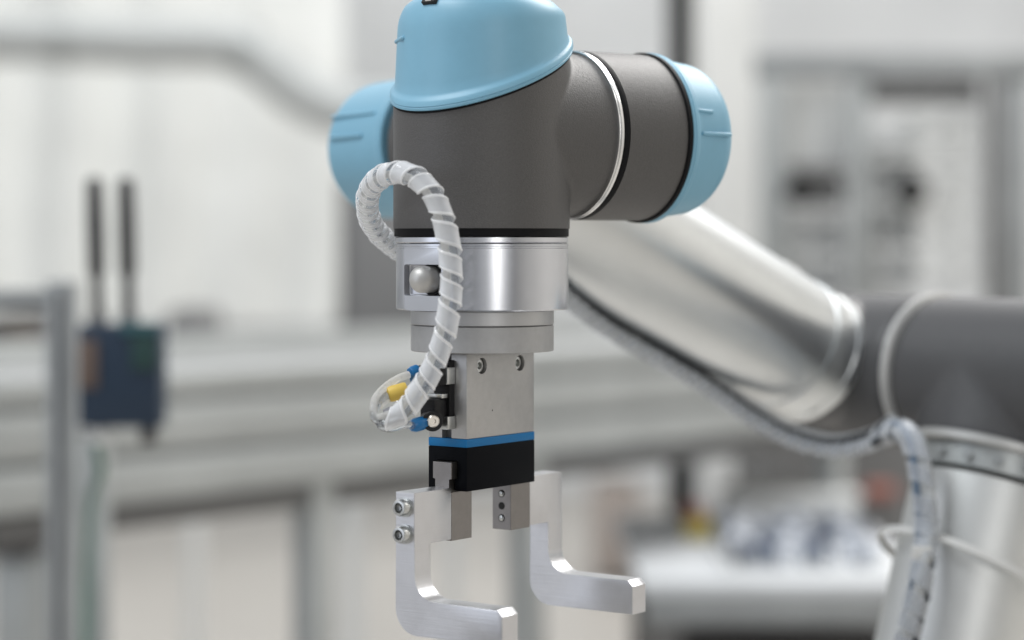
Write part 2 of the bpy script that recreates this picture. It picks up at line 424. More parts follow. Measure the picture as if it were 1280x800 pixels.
# dark machinery at far left
a = P(-30, 478, 5.2); b = P(48, 395, 5.2)
t = empty('machine_block', ((a.x+b.x)/2, 5.2, 0), 'dark machine housing low behind the rail at the left edge', 'machine')
obj('housing', abox(a.x, b.x, 5.2, 5.6, .5, b.z, .03), m_bgdark, t)
obj('pedestal', abox(a.x+.02, b.x-.02, 5.25, 5.55, 0, .498, .01), m_alu, t)
bm = bmesh.new(); cc = P(28, 430, 5.19); cyl(bm, cc, cc-Y_*.05, .05, 24, .005); obj('motor', bm, mat('motor_brown', (0.10,0.08,0.06), .5), t)
a = P(206, 470, 5.4); b = P(268, 385, 5.4)
t = empty('valve_terminal', ((a.x+b.x)/2, 5.4, 0), 'grey machine box just right of the navy router', 'machine')
obj('housing', abox(a.x, b.x, 5.4, 5.6, .7, b.z, .03), mat('midgrey', (0.22,0.22,0.22), .5, var=.3, vscale=9), t)
obj('stand', abox(a.x+.05, b.x-.05, 5.42, 5.58, 0, .698, .005), m_white, t)
cc = P(238, 445, 5.39); bm = bmesh.new(); cyl(bm, cc, cc-Y_*.04, .035, 20, .004); obj('knob', bm, m_bgdark, t)
# film curtain / tall panels on the left: faint folds
t = empty('film_curtain', (P(180, 0, 9.6).x, 9.6, 0), 'translucent white film curtain hanging in soft folds at left', 'curtain')
m_film = mat('white_film', (0.80, 0.815, 0.80), .6, var=.10, vscale=1.6)
bm = bmesh.new(); n = 90; xa, xb = P(-120, 0, 9.6).x, P(420, 0, 9.6).x; prev = None
for i in range(n+1):
    u = i/n; xx = xa+(xb-xa)*u
    yy = 9.6+.10*noise.noise(Vector((u*7, 0, 0)))+.05*math.sin(u*31)
    y2 = 9.6+.12*noise.noise(Vector((u*6+3, 2, 0)))+.05*math.sin(u*27+1)
    cur = (bm.verts.new((xx, yy, .9)), bm.verts.new((xx+.05, (yy+y2)/2, 1.8)), bm.verts.new((xx, y2, 3.2)))
    if prev: bm.faces.new((prev[0], cur[0], cur[1], prev[1])); bm.faces.new((prev[1], cur[1], cur[2], prev[2]))
    prev = cur
bm2 = mods('tmp', bm, lambda o: (setattr(o.modifiers.new('s', 'SOLIDIFY'), 'thickness', .008), None)[1])
obj('film', bm2, m_film, t, ang=80)
bm = bmesh.new(); cyl(bm, (xa, 9.6, 3.22), (xb, 9.6, 3.22), .02, 12); obj('hanging_rail', bm, m_alu, t)
for xx in (xa+.02, xb-.02):
    bm = bmesh.new(); cyl(bm, (xx, 9.8, 0), (xx, 9.8, 3.3), .02, 12); obj('upright', bm, m_alu, t)

# rack on the right
Yk = 5.0
t = empty('equipment_rack', (P(1100, 0, Yk).x, Yk, 0), 'tall grey profile rack with white drawers and two black knobs, upper right', 'rack')
def rk(name, x0, x1, y0, y1, m, dy=0, dp=.05, bev=.003, par=None):
    a = P(x0, y1, Yk); b = P(x1, y0, Yk); return obj(name, abox(a.x, b.x, Yk+dy, Yk+dy+dp, a.z, b.z, bev), m, par or t)
rk('top_beam', 945, 1300, 66, 96, m_alud)
rk('post', 952, 984, 96, 400, m_alu)
rk('post', 1064, 1088, 96, 400, m_alu, .01)
rk('post', 1238, 1252, 96, 400, m_bggrey)
rk('post', 1254, 1290, 96, 400, m_alud, .01)
a = P(952, 0, Yk); b = P(1290, 0, Yk); z4 = P(0, 400, Yk).z
obj('base_frame', abox(a.x, b.x, Yk, Yk+.4, 0, z4, .01), m_bggrey, t)
rk('panel', 985, 1063, 96, 205, m_white, .08, .02)
rk('panel', 1089, 1235, 96, 128, m_bggrey, .08, .02)
for i in range(6):
    y0 = 132+i*38
    d = rk('drawer', 1150, 1234, y0, y0+33, m_white, .04, .2)
    c0 = P(1180, y0+20, Yk); c1 = P(1205, y0+15, Yk)
    obj('handle', abox(c0.x, c1.x, Yk+.025, Yk+.039, c0.z, c1.z, .002), m_alud, d)
rk('shelf', 1089, 1148, 180, 190, m_alu, .02, .2); rk('shelf', 985, 1063, 206, 216, m_bggrey, .02, .2)
rk('shelf', 1089, 1148, 262, 270, m_alu, .02, .2)
rk('module', 1092, 1146, 192, 260, m_light, .09, .1)
rk('module', 1092, 1146, 272, 398, m_light, .09, .1)
rk('module', 988, 1062, 262, 398, m_light, .09, .1); rk('module', 1016, 1062, 220, 256, m_bggrey, .07, .1)
for i in range(9):
    rk('slat', 1090, 1148, 136+i*29, 142+i*29, m_alud if i % 2 else m_white, .0, .02)
for i in range(5):
    rk('slat', 986, 1062, 268+i*26, 273+i*26, m_alud if i % 2 else m_white, .03, .02)
for kx, ky in ((1000, 238), (1138, 238)):
    bm = bmesh.new(); cc = P(kx, ky, Yk-.02); cyl(bm, cc-Y_*.04, cc+Y_*.018, .036, 24, .005); obj('knob', bm, mat('knob_black', (0.006,0.006,0.006), .6), t)

# work table low at the right
Yt = 3.4
m_ttop = mat('table_laminate', (0.56, 0.58, 0.60), .6, var=.08, vscale=4)
a = P(800, 742, Yt); b = P(1180, 742, Yt)
t = empty('work_table', ((a.x+b.x)/2, Yt, 0), 'white topped work table behind the robot at lower right', 'table')
zt = a.z
obj('table_top', abox(a.x, b.x, Yt, Yt+.85, zt-.006, zt+.018, .004), m_ttop, t)
obj('front_rail', abox(a.x+.01, b.x-.01, Yt+.008, Yt+.04, zt-.050, zt-.0065, .002), m_alud, t)
for xx in (a.x+.03, b.x-.07):
    for yy in (Yt+.05, Yt+.75): obj('leg', abox(xx, xx+.04, yy, yy+.04, 0, zt-.051, .002), m_bggrey, t)
obj('under_shelf', abox(a.x+.075, b.x-.075, Yt+.06, Yt+.74, zt-.30, zt-.08, .004), m_bgdark, t)
tt = zt+.0185
def on_table(px, Y): return P(px, 305, Y).x
k = 0
m_item = [mat('slate_item', (0.17, 0.20, 0.26), .5), mat('pale_item', (0.70, 0.73, 0.78), .5), mat('grey_item', (0.30, 0.32, 0.35), .5), mat('dark_item', (0.08, 0.09, 0.12), .5)]
rn = random.Random(5)
kr = empty('terminal_tray', (on_table(1000, 3.72), 3.72, tt), 'wide tray packed with small slate blue, grey and white parts on the table', 'parts tray')
obj('tray_base', abox(on_table(893, 3.75), on_table(1108, 3.75), 3.50, 3.98, tt, tt+.006, .001), m_white, kr)
x0, x1 = on_table(900, 3.75), on_table(1100, 3.75)
for j in range(5):
    n = 10; wd = (x1-x0)/n
    for i in range(n):
        if rn.random() < .12: continue
        h = .014+.026*rn.random(); y = 3.515+.092*j+rn.uniform(0, .012)
        obj('part', abox(x0+wd*(i+.1), x0+wd*(i+rn.uniform(.6, .88)), y, y+.055, tt+.0065, tt+.0065+h, .001), m_item[rn.choice((0, 0, 1, 1, 1, 3))], kr)
wb = empty('parts_box', (on_table(985, 4.1), 4.1, tt), 'low white box at the back of the work table behind the slate blue terminals', 'box')
obj('box', abox(on_table(905, 4.1), on_table(1068, 4.1), 4.06, 4.2, tt, P(0, 622, 4.1).z, .006), m_light, wb)
obj('lid', abox(on_table(902, 4.1), on_table(1071, 4.1), 4.05, 4.21, P(0, 622, 4.1).z+.0003, P(0, 614, 4.1).z, .003), m_white, wb)
t = empty('signal_button', (on_table(868, 3.9), 3.9, tt), 'small red and yellow push button box at the left end of the table', 'button box')
xx = on_table(872, 3.9)
obj('box', abox(xx-.022, xx+.022, 3.88, 3.93, tt, tt+.035, .003), m_yel, t)
bm = bmesh.new(); cyl(bm, (xx-.006, 3.905, tt+.0352), (xx-.006, 3.905, tt+.062), .019, 24, .003); obj('button', bm, m_red, t)
t = empty('red_clamp', (on_table(1098, 4.15), 4.15, tt), 'orange red tool standing at the back of the white table', 'clamp')
z6 = P(0, 622, 4.15).z; z5 = P(0, 602, 4.15).z
obj('stand', abox(on_table(1092, 4.15), on_table(1102, 4.15), 4.145, 4.165, tt, z6, .002), m_bgdark, t)
obj('head', abox(on_table(1080, 4.15), on_table(1118, 4.15), 4.13, 4.18, z6+.0005, z5-.004, .006), m_red, t)
# machines between conveyor and table
Ym = 5.6
a = P(935, 606, Ym); b = P(1130, 545, Ym)
t = empty('dark_machine', ((a.x+b.x)/2, Ym, 0), 'low dark machine behind the white table', 'machine')
obj('housing', abox(a.x, b.x, Ym, Ym+.4, .3, b.z, .03), m_bgdark, t); obj('pedestal', abox(a.x+.04, b.x-.04, Ym+.03, Ym+.37, 0, .298, .01), m_bggrey, t)
obj('cover', abox(a.x+.05, a.x+.2, Ym-.03, Ym-.001, a.z-.02, b.z-.02, .01), m_bggrey, t)
a = P(838, 690, 6.2); b = P(872, 560, 6.2)
t = empty('floor_column', ((a.x+b.x)/2, 6.2, 0), 'slim grey column standing behind the left end of the table', 'column')
obj('shaft', abox(a.x, b.x, 6.2, 6.27, 0.02, b.z, .005), m_alud, t); obj('foot', abox(a.x-.05, b.x+.05, 6.15, 6.32, 0, .02, .003), m_bggrey, t)
a = P(742, 700, 8.0); b = P(800, 590, 8.0)
t = empty('storage_bin', ((a.x+b.x)/2, 8.0, 0), 'faded brown storage bin on the floor far behind the open gripper', 'bin')
obj('bin', abox(a.x, b.x, 8.0, 8.3, 0.03, b.z-.02, .02), mat('bin_brown', (0.40,0.35,0.32), .6), t); obj('lid', abox(a.x-.01, b.x+.01, 7.99, 8.31, b.z-.02, b.z, .005), m_light, t)
for xx in (a.x+.02, b.x-.05): obj('foot', abox(xx, xx+.03, 8.02, 8.28, 0, .03), m_bgdark, t)
a = P(880, 470, 7.5); b = P(965, 330, 7.5)
t = empty('white_crate', ((a.x+b.x)/2, 7.5, 0), 'tall white storage unit behind the silver forearm', 'storage unit')
obj('carcass', abox(a.x, b.x, 7.5, 7.8, 0.05, b.z-.4, .02), m_light, t); obj('plinth', abox(a.x+.02, b.x-.02, 7.52, 7.78, 0, .05), m_bgdark, t)

# ------------------------------------------------------------------ robot arm
AX = Vector((-15.6*M, 1122*M, EYE))                 # axis of the last wrist joint at eye level
d2 = Vector((.8, .6, 0)); e1 = Vector((-.6, .8, 0))  # wrist axis going right and back; next axis going left and back
ROB = Vector((.20, 1.25, 0))
HC = AX+d2*85*M+Z_*56*M
def zc(y): return (305-y)/F*1.122
robot = empty('robot_arm', (0.62, 1.10, 0), 'jointed grey robot arm with light blue joint caps and silver tubes', 'robot arm')

def fused(cyls, voxel=.0011, it=10):
    bm = bmesh.new()
    for a, b, r, ch in cyls: cyl(bm, a, b, r, 128, ch)
    def fn(o):
        r = o.modifiers.new('r', 'REMESH'); r.mode = 'VOXEL'; r.voxel_size = voxel; r.use_smooth_shade = True
        s = o.modifiers.new('s', 'SMOOTH'); s.factor = .6; s.iterations = it
    return mods('tmp', bm, fn)
RW = 45.2*M
zt_, zb_ = zc(75), zc(286)
zj = zc(165)                                        # height of the horizontal wrist axis
J = AX+Z_*zj
b1 = fused([(AX+Z_*(zb_-.004), AX+Z_*(zt_+.022), RW, 0), (J, J+d2*57.5*M, RW-2.3*M, 0)])
# trim the rounded foot flat
bmesh.ops.bisect_plane(b1, geom=b1.verts[:]+b1.edges[:]+b1.faces[:], plane_co=AX+Z_*zb_, plane_no=(0,0,-1), clear_outer=True)
bmesh.ops.bisect_plane(b1, geom=b1.verts[:]+b1.edges[:]+b1.faces[:], plane_co=AX+Z_*(zc(94)+.001), plane_no=Vector((-.45*.6, -.45*.8, 1)).normalized(), clear_outer=True)
wh = obj('wrist_housing', b1, m_grey, robot, ang=60)
bm = bmesh.new(); lathe(bm, AX+Z_*(zc(296)), Z_, [(RW-1.2*M, 0), (RW-.5*M, .0003), (RW-.5*M, zc(283.5)-zc(296)), (RW-2*M, zc(283.5)-zc(296)+.0002)], 128)
obj('seal_band', bm, m_seal, robot)
# slanted top cap
g = Vector((.6, .8, 0))
def cap_mesh(org, axis, R, h_skirt, h_top, tilt, slope, back=0.0, fall=(1.6, 7)):
    """a moulded joint cap: thick rim, slightly tapering wall, rounded shoulder, flat end"""
    bm = bmesh.new(); H = h_top
    prof = [(R-2.6*M, .0006), (R+.6*M, 0), (R+1.5*M, .0006), (R+1.7*M, .0018), (R+1.45*M, .0021), (R+1.8*M, .0026), (R+1.6*M, .0046),
            (R+.9*M, .0056), (R-.3*M, .0062), (R-.9*M, .0078)]
    prof2 = []
    top = H
    r0 = R-.9*M; 
    for k in range(1, 9): prof2.append((r0-fall[0]*M*k/8, .0078+(top-.0078-fall[1]*M)*k/8))
    r1 = r0-fall[0]*M; rr = fall[1]*M
    for k in range(1, 13):
        a = math.pi/2*k/12; prof2.append((r1-rr*(1-math.cos(a))*1.25, top-rr+rr*math.sin(a)))
    rl = prof2[-1][0]
    prof2 += [(rl*.7, top+.0008), (rl*.35, top+.0013), (rl*.05, top+.0014)]
    allp = prof+prof2
    def zf(p, k):
        s = p.dot(tilt)*slope
        if back and p.dot(tilt) > 0: s += p.dot(tilt)*back
        h = allp[k][1]
        return s*(1-max(0, min(1, (h-.006)/(H-.012)))**1.0) if k > 9 else s
    lathe(bm, org, axis, allp, 128, zfun=zf)
    return bm
rim0 = zc(94)
H_top = zc(-5)-rim0
cp = obj('joint_cap', cap_mesh(AX+Z_*rim0, Z_, RW, 0, H_top, g, .45, fall=(1.2, 15)), m_blue, robot, ang=40)
# black gasket ring below the cap rim, following its slant
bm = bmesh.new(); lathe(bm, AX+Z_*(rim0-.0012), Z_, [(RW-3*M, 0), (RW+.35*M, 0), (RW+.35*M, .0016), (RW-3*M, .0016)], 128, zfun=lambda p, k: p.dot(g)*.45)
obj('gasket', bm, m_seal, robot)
def rib(par, org, a, b, nrm_, w_, h_, m=None):
    bm = bmesh.new(); d = (b-a); u = d.normalized(); v = nrm_.cross(u).normalized(); c = (a+b)/2
    box(bm, c, u, v, nrm_, d.length/2, w_/2, h_/2, min(w_, h_)*.42, 3); return obj('rib', bm, m or m_blue, par)
# small rib at left of the top cap and the release slot near the top
def on_cyl(px, z, R):                               # point on the vertical wrist surface seen at px
    s = (px-602)/(2.44*1000)/R; s = max(-.999, min(.999, s)); n_ = Vector((s, -math.sqrt(1-s*s), 0)); return AX+n_*R+Z_*z, n_
p1, n1 = on_cyl(493, zc(53), RW-1.6*M); p2, n2 = on_cyl(507, zc(51.5), RW-1.6*M)
rib(cp, None, p1, p2, ((n1+n2)/2).normalized(), .0022, .0024)
p1, n1 = on_cyl(540, zc(11), RW-5.2*M)
nn = (n1+Z_*.8).normalized()
tv = Z_.cross(n1).normalized(); bm = bmesh.new(); box(bm, p1+nn*-.0008+Z_*.0008, tv, nn.cross(tv), nn, .0045, .0017, .0018, .0005); sl = obj('slot', bm, m_hole, cp)
bm = bmesh.new(); cyl(bm, p1-tv*.0018+nn*.0009+Z_*.0008, p1+tv*.0022+nn*.0009+Z_*.0008, .0013, 16, .0003); obj('screw', bm, m_steel, cp)

# wrist ring + second wrist joint
t0 = 54.4*M
bm = bmesh.new(); r = RW-1.5*M
lathe(bm, J+d2*t0, d2, [(r-2*M, 0), (r+.3*M, 0), (r+1.0*M, .0004), (r+1.0*M, .0009), (r+.4*M, .0011), (r+.4*M, .0018), (r+1.1*M, .0020), (r+1.1*M, .0034), (r-1*M, .0041)], 160)
obj('steel_ring', bm, m_steel, robot)
bm = bmesh.new(); lathe(bm, J+d2*(t0+.0041), d2, [(r-2*M, 0), (r+.9*M, 0), (r+1.1*M, .0004), (r+1.1*M, .0032), (r+.5*M, .0036)], 128)
obj('seal_band', bm, m_seal, robot)
tw0, tw1 = t0+.0077, 104.5*M
C2 = J+d2*84*M
SW1 = .132
b2 = fused([(J+d2*(tw0-.003), J+d2*(tw1+.001), RW-.4*M, 0), (C2, C2+e1*.085, RW-4*M, 0)])
bmesh.ops.bisect_plane(b2, geom=b2.verts[:]+b2.edges[:]+b2.faces[:], plane_co=J+d2*tw0, plane_no=-d2, clear_outer=True)
obj('joint_housing', b2, m_grey, robot, ang=60)
c2 = cap_mesh(J+d2*(tw1+.0022), d2, RW-.8*M, 0, .037, e1, .06, fall=(2.0, 14))
cp2 = obj('joint_cap', c2, m_blue, robot, ang=40)
bm = bmesh.new(); lathe(bm, J+d2*(tw1-.0004), d2, [(RW-3*M, 0), (RW+.3*M, 0), (RW+.8*M, .0006), (RW+.8*M, .0026), (RW-3*M, .0027)], 128, zfun=lambda p, k: p.dot(e1)*.06)
obj('gasket', bm, m_seal, robot)
def cap_rib(par, c, axis, R, px_dir_angle, t_a, t_b, w_=.0022, h_=.0026, Rb=None):
    x, y, d = frame(axis); n_ = x*math.cos(px_dir_angle)+y*math.sin(px_dir_angle)
    Rb = Rb or R
    rib(par, None, c+d*t_a+n_*R, c+d*t_b+n_*Rb, n_, w_, h_)
def dirang(axis, v):
    x, y, d = frame(axis); return math.atan2(v.dot(y), v.dot(x))
nf = Vector((.6, -.8, 0))
a_mid = dirang(d2, nf)
for dz, ta, tb in ((.30, .110, .1225), (.02, .112, .134)):
    v = (nf*math.sqrt(1-dz*dz)+Z_*dz); cap_rib(cp2, J, d2, RW-1.9*M, dirang(d2, v), ta, tb, Rb=RW-3.0*M)
# third wrist joint, behind
b3c = C2+e1*SW1
FD = (P(1010, 446, 1.471)-b3c).normalized()         # forearm direction
b3 = fused([(C2+e1*.09, C2+e1*.148, RW-.8*M, 0), (b3c, b3c+FD*.052, RW-1.5*M, 0)], .0014, 8)
obj('joint_housing', b3, m_grey, robot, ang=60)
bm = bmesh.new(); lathe(bm, C2+e1*.082, e1, [(RW-4*M, 0), (RW-.2*M, 0), (RW-.2*M, .004), (RW-4*M, .004)], 96); obj('steel_ring', bm, m_steel, robot)
bm = bmesh.new(); lathe(bm, C2+e1*.086, e1, [(RW-4*M, 0), (RW-.1*M, 0), (RW-.1*M, .006), (RW-4*M, .006)], 96); obj('seal_band', bm, m_seal, robot)
cp3 = obj('joint_cap', cap_mesh(C2+e1*.144, e1, RW-.6*M, 0, .081, -FD, .18, fall=(2.0, 13)), m_blue, robot, ang=40)
nl = Vector((-.8, -.6, 0))
for dz, ta, tb in ((.45, .168, .216), (.15, .176, .212)):
    v = (nl*math.sqrt(1-dz*dz)+Z_*dz); cap_rib(cp3, C2, e1, RW-1.7*M, dirang(e1, v), ta, tb, Rb=RW-2.5*M)
# forearm tube
f0 = b3c+FD*.046
TE = P(1010, 446, 1.471)
LT = (TE-f0).length
RT = 45*M
bm = bmesh.new(); lathe(bm, f0, FD, [(RT-3*M, 0), (RT, .001), (RT, LT-.028), (RT-.001, LT-.027)], 128); obj('forearm_tube', bm, m_tubemetal, robot)
bm = bmesh.new(); lathe(bm, f0+FD*(LT-.0275), FD, [(RT-2*M, 0), (RT+.8*M, .0005), (RT+.8*M, .004), (RT+.1*M, .005), (RT+.1*M, .022), (RT+1.0*M, .023), (RT+1.0*M, .030), (RT-1*M, .032)], 128); obj('tube_collar', bm, m_tubemetal, robot)
bm = bmesh.new(); upn = (Z_-FD*FD.dot(Z_)).normalized(); box(bm, P(980, 338, 1.455), FD, upn.cross(FD), upn, .008, .008, .004, .001); obj('clip', bm, m_tie, robot)
# elbow
q = Vector((.8, .6, 0))
en = Vector((.6, -.8, 0))
RE = 51.5*M
RC = P(1168, 466, 1.452)
EC = RC-en*.062
b4 = fused([(EC-en*.050, EC+en*.0615, RE, .004), (TE-FD*.001, EC, RT-1.2*M, 0)], .002, 8)
obj('elbow_housing', b4, m_grey2, robot, ang=60)
bm = bmesh.new(); lathe(bm, RC, en, [(RE-4*M, 0), (RE+.5*M, 0), (RE+1.8*M, .001), (RE+1.8*M, .0045), (RE+.5*M, .0055), (RE-4*M, .0065)], 128); obj('elbow_ring', bm, m_cuff, robot)
UC = RC+en*.066
UD = Vector((-.8*.34, -.6*.34, -1)).normalized()
b5 = fused([(RC+en*.0066, RC+en*.164, RE-.5*M, .003), (UC, UC+UD*.052, RE-1*M, 0)], .002, 26)
obj('elbow_housing', b5, m_grey2, robot, ang=60)
obj('joint_cap', cap_mesh(RC+en*.165, en, RE-1*M, 0, .035, Z_, .1, fall=(2, 12)), m_blue, robot, ang=40)
bm = bmesh.new(); lathe(bm, UC+UD*.048, UD, [(RE-6*M, 0), (RE+1*M, 0), (RE+2.4*M, .001), (RE+2.4*M, .005), (RE+1*M, .006), (RE-6*M, .006)], 128); obj('elbow_ring', bm, m_cuff, robot)
bm = bmesh.new(); lathe(bm, UC+UD*.0542, UD, [(RE-9*M, 0), (RE-3.5*M, 0), (RE-3.5*M, .014), (RE-9*M, .014)], 96); fl = obj('tube_flange', bm, m_alu, robot)
x, y, d = frame(UD)
for i in range(16):
    a = 2*math.pi*i/16; n_ = x*math.cos(a)+y*math.sin(a); c = UC+UD*.062+n_*(RE-3*M); bm = bmesh.new(); cyl(bm, c, c+n_*.003, .0030, 14, .0005); obj('bolt', bm, m_alud, fl)
bm = bmesh.new(); lathe(bm, UC+UD*.0702, UD, [(RE-8*M, 0), (RE-4*M, .002), (RE-4*M, .446), (RE-8*M, .448)], 128); obj('upper_arm_tube', bm, mat('upper_arm_aluminium', (0.72, 0.73, 0.72), .5, .95, var=.05, vscale=15), robot)
SC = UC+UD*.575
b6 = fused([(SC-UD*.06, SC, RE, 0), (SC+en*.06, SC-en*.12, RE+8*M, .003)], .003, 6); obj('shoulder_housing', b6, m_grey2, robot, ang=60)
SB = SC-en*.155
b7 = fused([(SB-en*-.035, SB-en*.075, RE+8*M, .003), (SB, SB-Z_*.16, RE+10*M, 0)], .003, 6); obj('shoulder_housing', b7, m_grey2, robot, ang=60)
bm = bmesh.new(); lathe(bm, SB-Z_*.161, -Z_, [(.07, 0), (.078, .002), (.08, .04), (.095, .05), (.095, .06), (.06, .062)], 96); obj('base_flange', bm, m_turned_dull, robot)
zb = SB.z-.161-.0625
obj('pedestal', abox(SB.x-.11, SB.x+.11, SB.y-.11, SB.y+.11, .022, zb, .004), m_light, robot)
obj('floor_plate', abox(SB.x-.2, SB.x+.2, SB.y-.2, SB.y+.2, 0, .0215, .003), m_bggrey, robot)

# cable along the arm
Yc = 1.36
pth = [P(640, 322, 1.30), P(676, 342, 1.30), P(715, 378, 1.33), P(760, 412, 1.36), P(820, 447, 1.385), P(880, 482, 1.41), P(935, 520, 1.425), P(985, 548, 1.43), P(1040, 563, 1.42),
       P(1085, 556, 1.40), P(1118, 538, 1.37), P(1140, 550, 1.345), P(1152, 600, 1.335), P(1158, 660, 1.33), P(1150, 730, 1.31), P(1134, 800, 1.30), P(1118, 880, 1.285)]
t = empty('arm_cable', P(1040, 563, 1.42), 'grey wrapped cable slung under the silver forearm and down the upper arm', 'cable')
path = catmull(pth, .002)
fr = pt_frames(path); nn_ = len(path)
m_pale = mat('pale_jacket', (0.46, 0.475, 0.48), .35, var=.15, vscale=60)
m_dk = mat('dark_jacket', (0.018, 0.024, 0.032), .4)
jn = max(range(nn_), key=lambda i: path[i].x if path[i].z > P(0, 560, 1.4).z else -9)
jn = min(range(nn_), key=lambda i: (path[i]-P(1104, 545, 1.383)).length)
def strand(i0, i1, off, rad, tw, r, m, nm, dz=0):
    p2 = [path[i]+fr[i][0]*math.cos(off+i*tw)*rad+fr[i][1]*math.sin(off+i*tw)*rad+Z_*dz for i in range(i0, i1)]
    bm = bmesh.new(); tube(bm, p2, r, 12); obj(nm, bm, m, t, ang=70)
strand(0, nn_, 0, 0, 0, .0042, m_pale, 'cable_core')
strand(0, jn+6, .5, .0012, .03, .0026, mat('mid_jacket', (0.05, 0.055, 0.06), .4, var=.8, vscale=35), 'wire', .0060)
strand(0, jn+6, 0, .0012, .05, .0018, m_pale, 'wire', .0100)
strand(jn-4, nn_, .9, .0046, .035, .0026, m_dk, 'wire')
strand(jn-4, nn_, 3.0, .0046, .035, .0028, m_pale, 'wire')
strand(jn-4, nn_, 5.0, .0046, .035, .0024, mat('blue_grey_jacket', (0.10, 0.15, 0.22), .4), 'wire')
m_wrap2 = plastic_clear('wrap_grey', (0.78, 0.80, 0.82), .24, .2)
bm = bmesh.new(); spiral(bm, path[:jn+2], .002, .0048, .0008, .0110, .0088, 22); obj('spiral_wrap', bm, m_wrap2, t, ang=60)
bm = bmesh.new(); spiral(bm, path[jn-2:], .002, .0072, .0008, lambda u: .0165+.0035*math.sin(u*23)+.0015*math.sin(u*57), lambda u: .0120+.002*math.sin(u*31), 22); obj('spiral_wrap', bm, m_wrap2, t, ang=60)
# cable ties round the tubes
def loop_tie(c, axis, R, name, label, w_=.0045, bump=None):
    bm = bmesh.new(); lathe(bm, c, axis, [(R, 0), (R+.0014, .0003), (R+.0014, w_-.0003), (R, w_)], 96, cap0=False, cap1=False)
    x, y, d = frame(axis); 
    r0 = bm; o = mods('tmp', bm, lambda o: (setattr(o.modifiers.new('s', 'SOLIDIFY'), 'thickness', .0008), None)[1])
    tt_ = empty(name, c, label, 'cable tie'); obj('strap', o, m_tie, tt_)
    return tt_
ct = UC+UD*.128
tA = loop_tie(ct-UD*.0022, (UD+Vector((-.22, -.12, 0))).normalized(), RE+.0075, 'cable_tie', 'white nylon tie looped round the silver upper arm tube')
pb = P(1152, 692, 1.318); bm = bmesh.new(); box(bm, pb, X_, Y_, Z_, .0055, .004, .0048, .001); obj('tie_head', bm, m_tie, tA)

# ------------------------------------------------------------------ tool coupling below the wrist
coup = empty('tool_coupling', AX+Z_*zc(438), 'round bright aluminium quick change coupling with side release pin', 'tool coupling')
bm = bmesh.new(); lathe(bm, AX+Z_*zc(303.5), Z_, [(RW-3*M, 0), (RW-1.3*M, 0), (RW-.9*M, .0004), (RW-.9*M, zc(296.3)-zc(303.5)-.0003), (RW-1.5*M, zc(296.3)-zc(303.5))], 128); obj('mounting_ring', bm, m_turned, coup)
AF = Vector((-.015200, 1.122, EYE))
RR = 44.2*M
zr0, zr1 = zc(386.5), zc(304.3)
bm = bmesh.new(); h = zr1-zr0
lathe(bm, AF+Z_*zr0, Z_, [(30*M, 0), (RR-1.0*M, 0), (RR-.1*M, .0007), (RR-.1*M, h-.0025), (RR-.5*M, h-.0022), (RR-.5*M, h-.0015), (RR-.1*M, h-.0012), (RR-.1*M, h-.0004), (RR-.6*M, h)], 160)
npk = Vector((-.70, -.714, 0)).normalized(); tpk = Z_.cross(npk).normalized()
def cutfn(o):
    cs = []
    def cutter(b):
        me = bpy.data.meshes.new('c'); bmesh.ops.recalc_face_normals(b, faces=b.faces[:]); b.to_mesh(me); b.free(); c = bpy.data.objects.new('c', me); C.objects.link(c); cs.append(c)
        md = o.modifiers.new('b', 'BOOLEAN'); md.object = c; md.operation = 'DIFFERENCE'; md.solver = 'EXACT'
    b = bmesh.new(); zmid = (zr0+zr1)/2
    box(b, AF+npk*(RR-2.2*M+.01)+Z_*(zmid-.0023), tpk, npk, Z_, .0165, .01, (zr1-zr0)/2, 0); cutter(b)
    b = bmesh.new(); box(b, AF+npk*(RR-6.3*M+.01)+Z_*zc(349), tpk, npk, Z_, .0135, .01, (zc(330)-zc(368))/2, .0012, 3); cutter(b)
    return cs
b8 = mods('tmp', bm, cutfn)
bmesh.ops.recalc_face_normals(b8, faces=b8.faces[:])
obj('coupling_body', b8, m_turned, coup, ang=25)
pc = AF+npk*(RR-6.3*M)+Z_*zc(348)+tpk*.003
bm = bmesh.new(); lathe(bm, pc, npk, [(7.9*M, .0001), (7.9*M, .0010), (7.2*M, .0011), (7.1*M, .0004)], 48); obj('pin_bushing', bm, m_hole, coup)
rp = 6.7*M; prof = [(rp, 0.0005), (rp, .0075)]+[(rp*math.cos(a), .0075+rp*.85*math.sin(a)) for a in [math.pi/2*k/10 for k in range(1, 10)]]+[(.0003, .0075+rp*.85)]
bm = bmesh.new(); lathe(bm, pc, npk, prof, 48); obj('release_pin', bm, m_pin, coup, ang=40)
bm = bmesh.new(); h = zc(387)-zc(405); lathe(bm, AF+Z_*zc(405), Z_, [(25*M, 0), (36.3*M, 0), (36.7*M, .0004), (36.7*M, h-.0004), (36.3*M, h)], 128); obj('coupling_collar', bm, m_turned_dull, coup)
bm = bmesh.new(); h = zc(405.8)-zc(438); lathe(bm, AF+Z_*zc(438), Z_, [(20*M, 0), (36.2*M, 0), (36.6*M, .0004), (36.6*M, h-.0004), (36.2*M, h)], 128); obj('adapter_plate', bm, m_plate, coup)

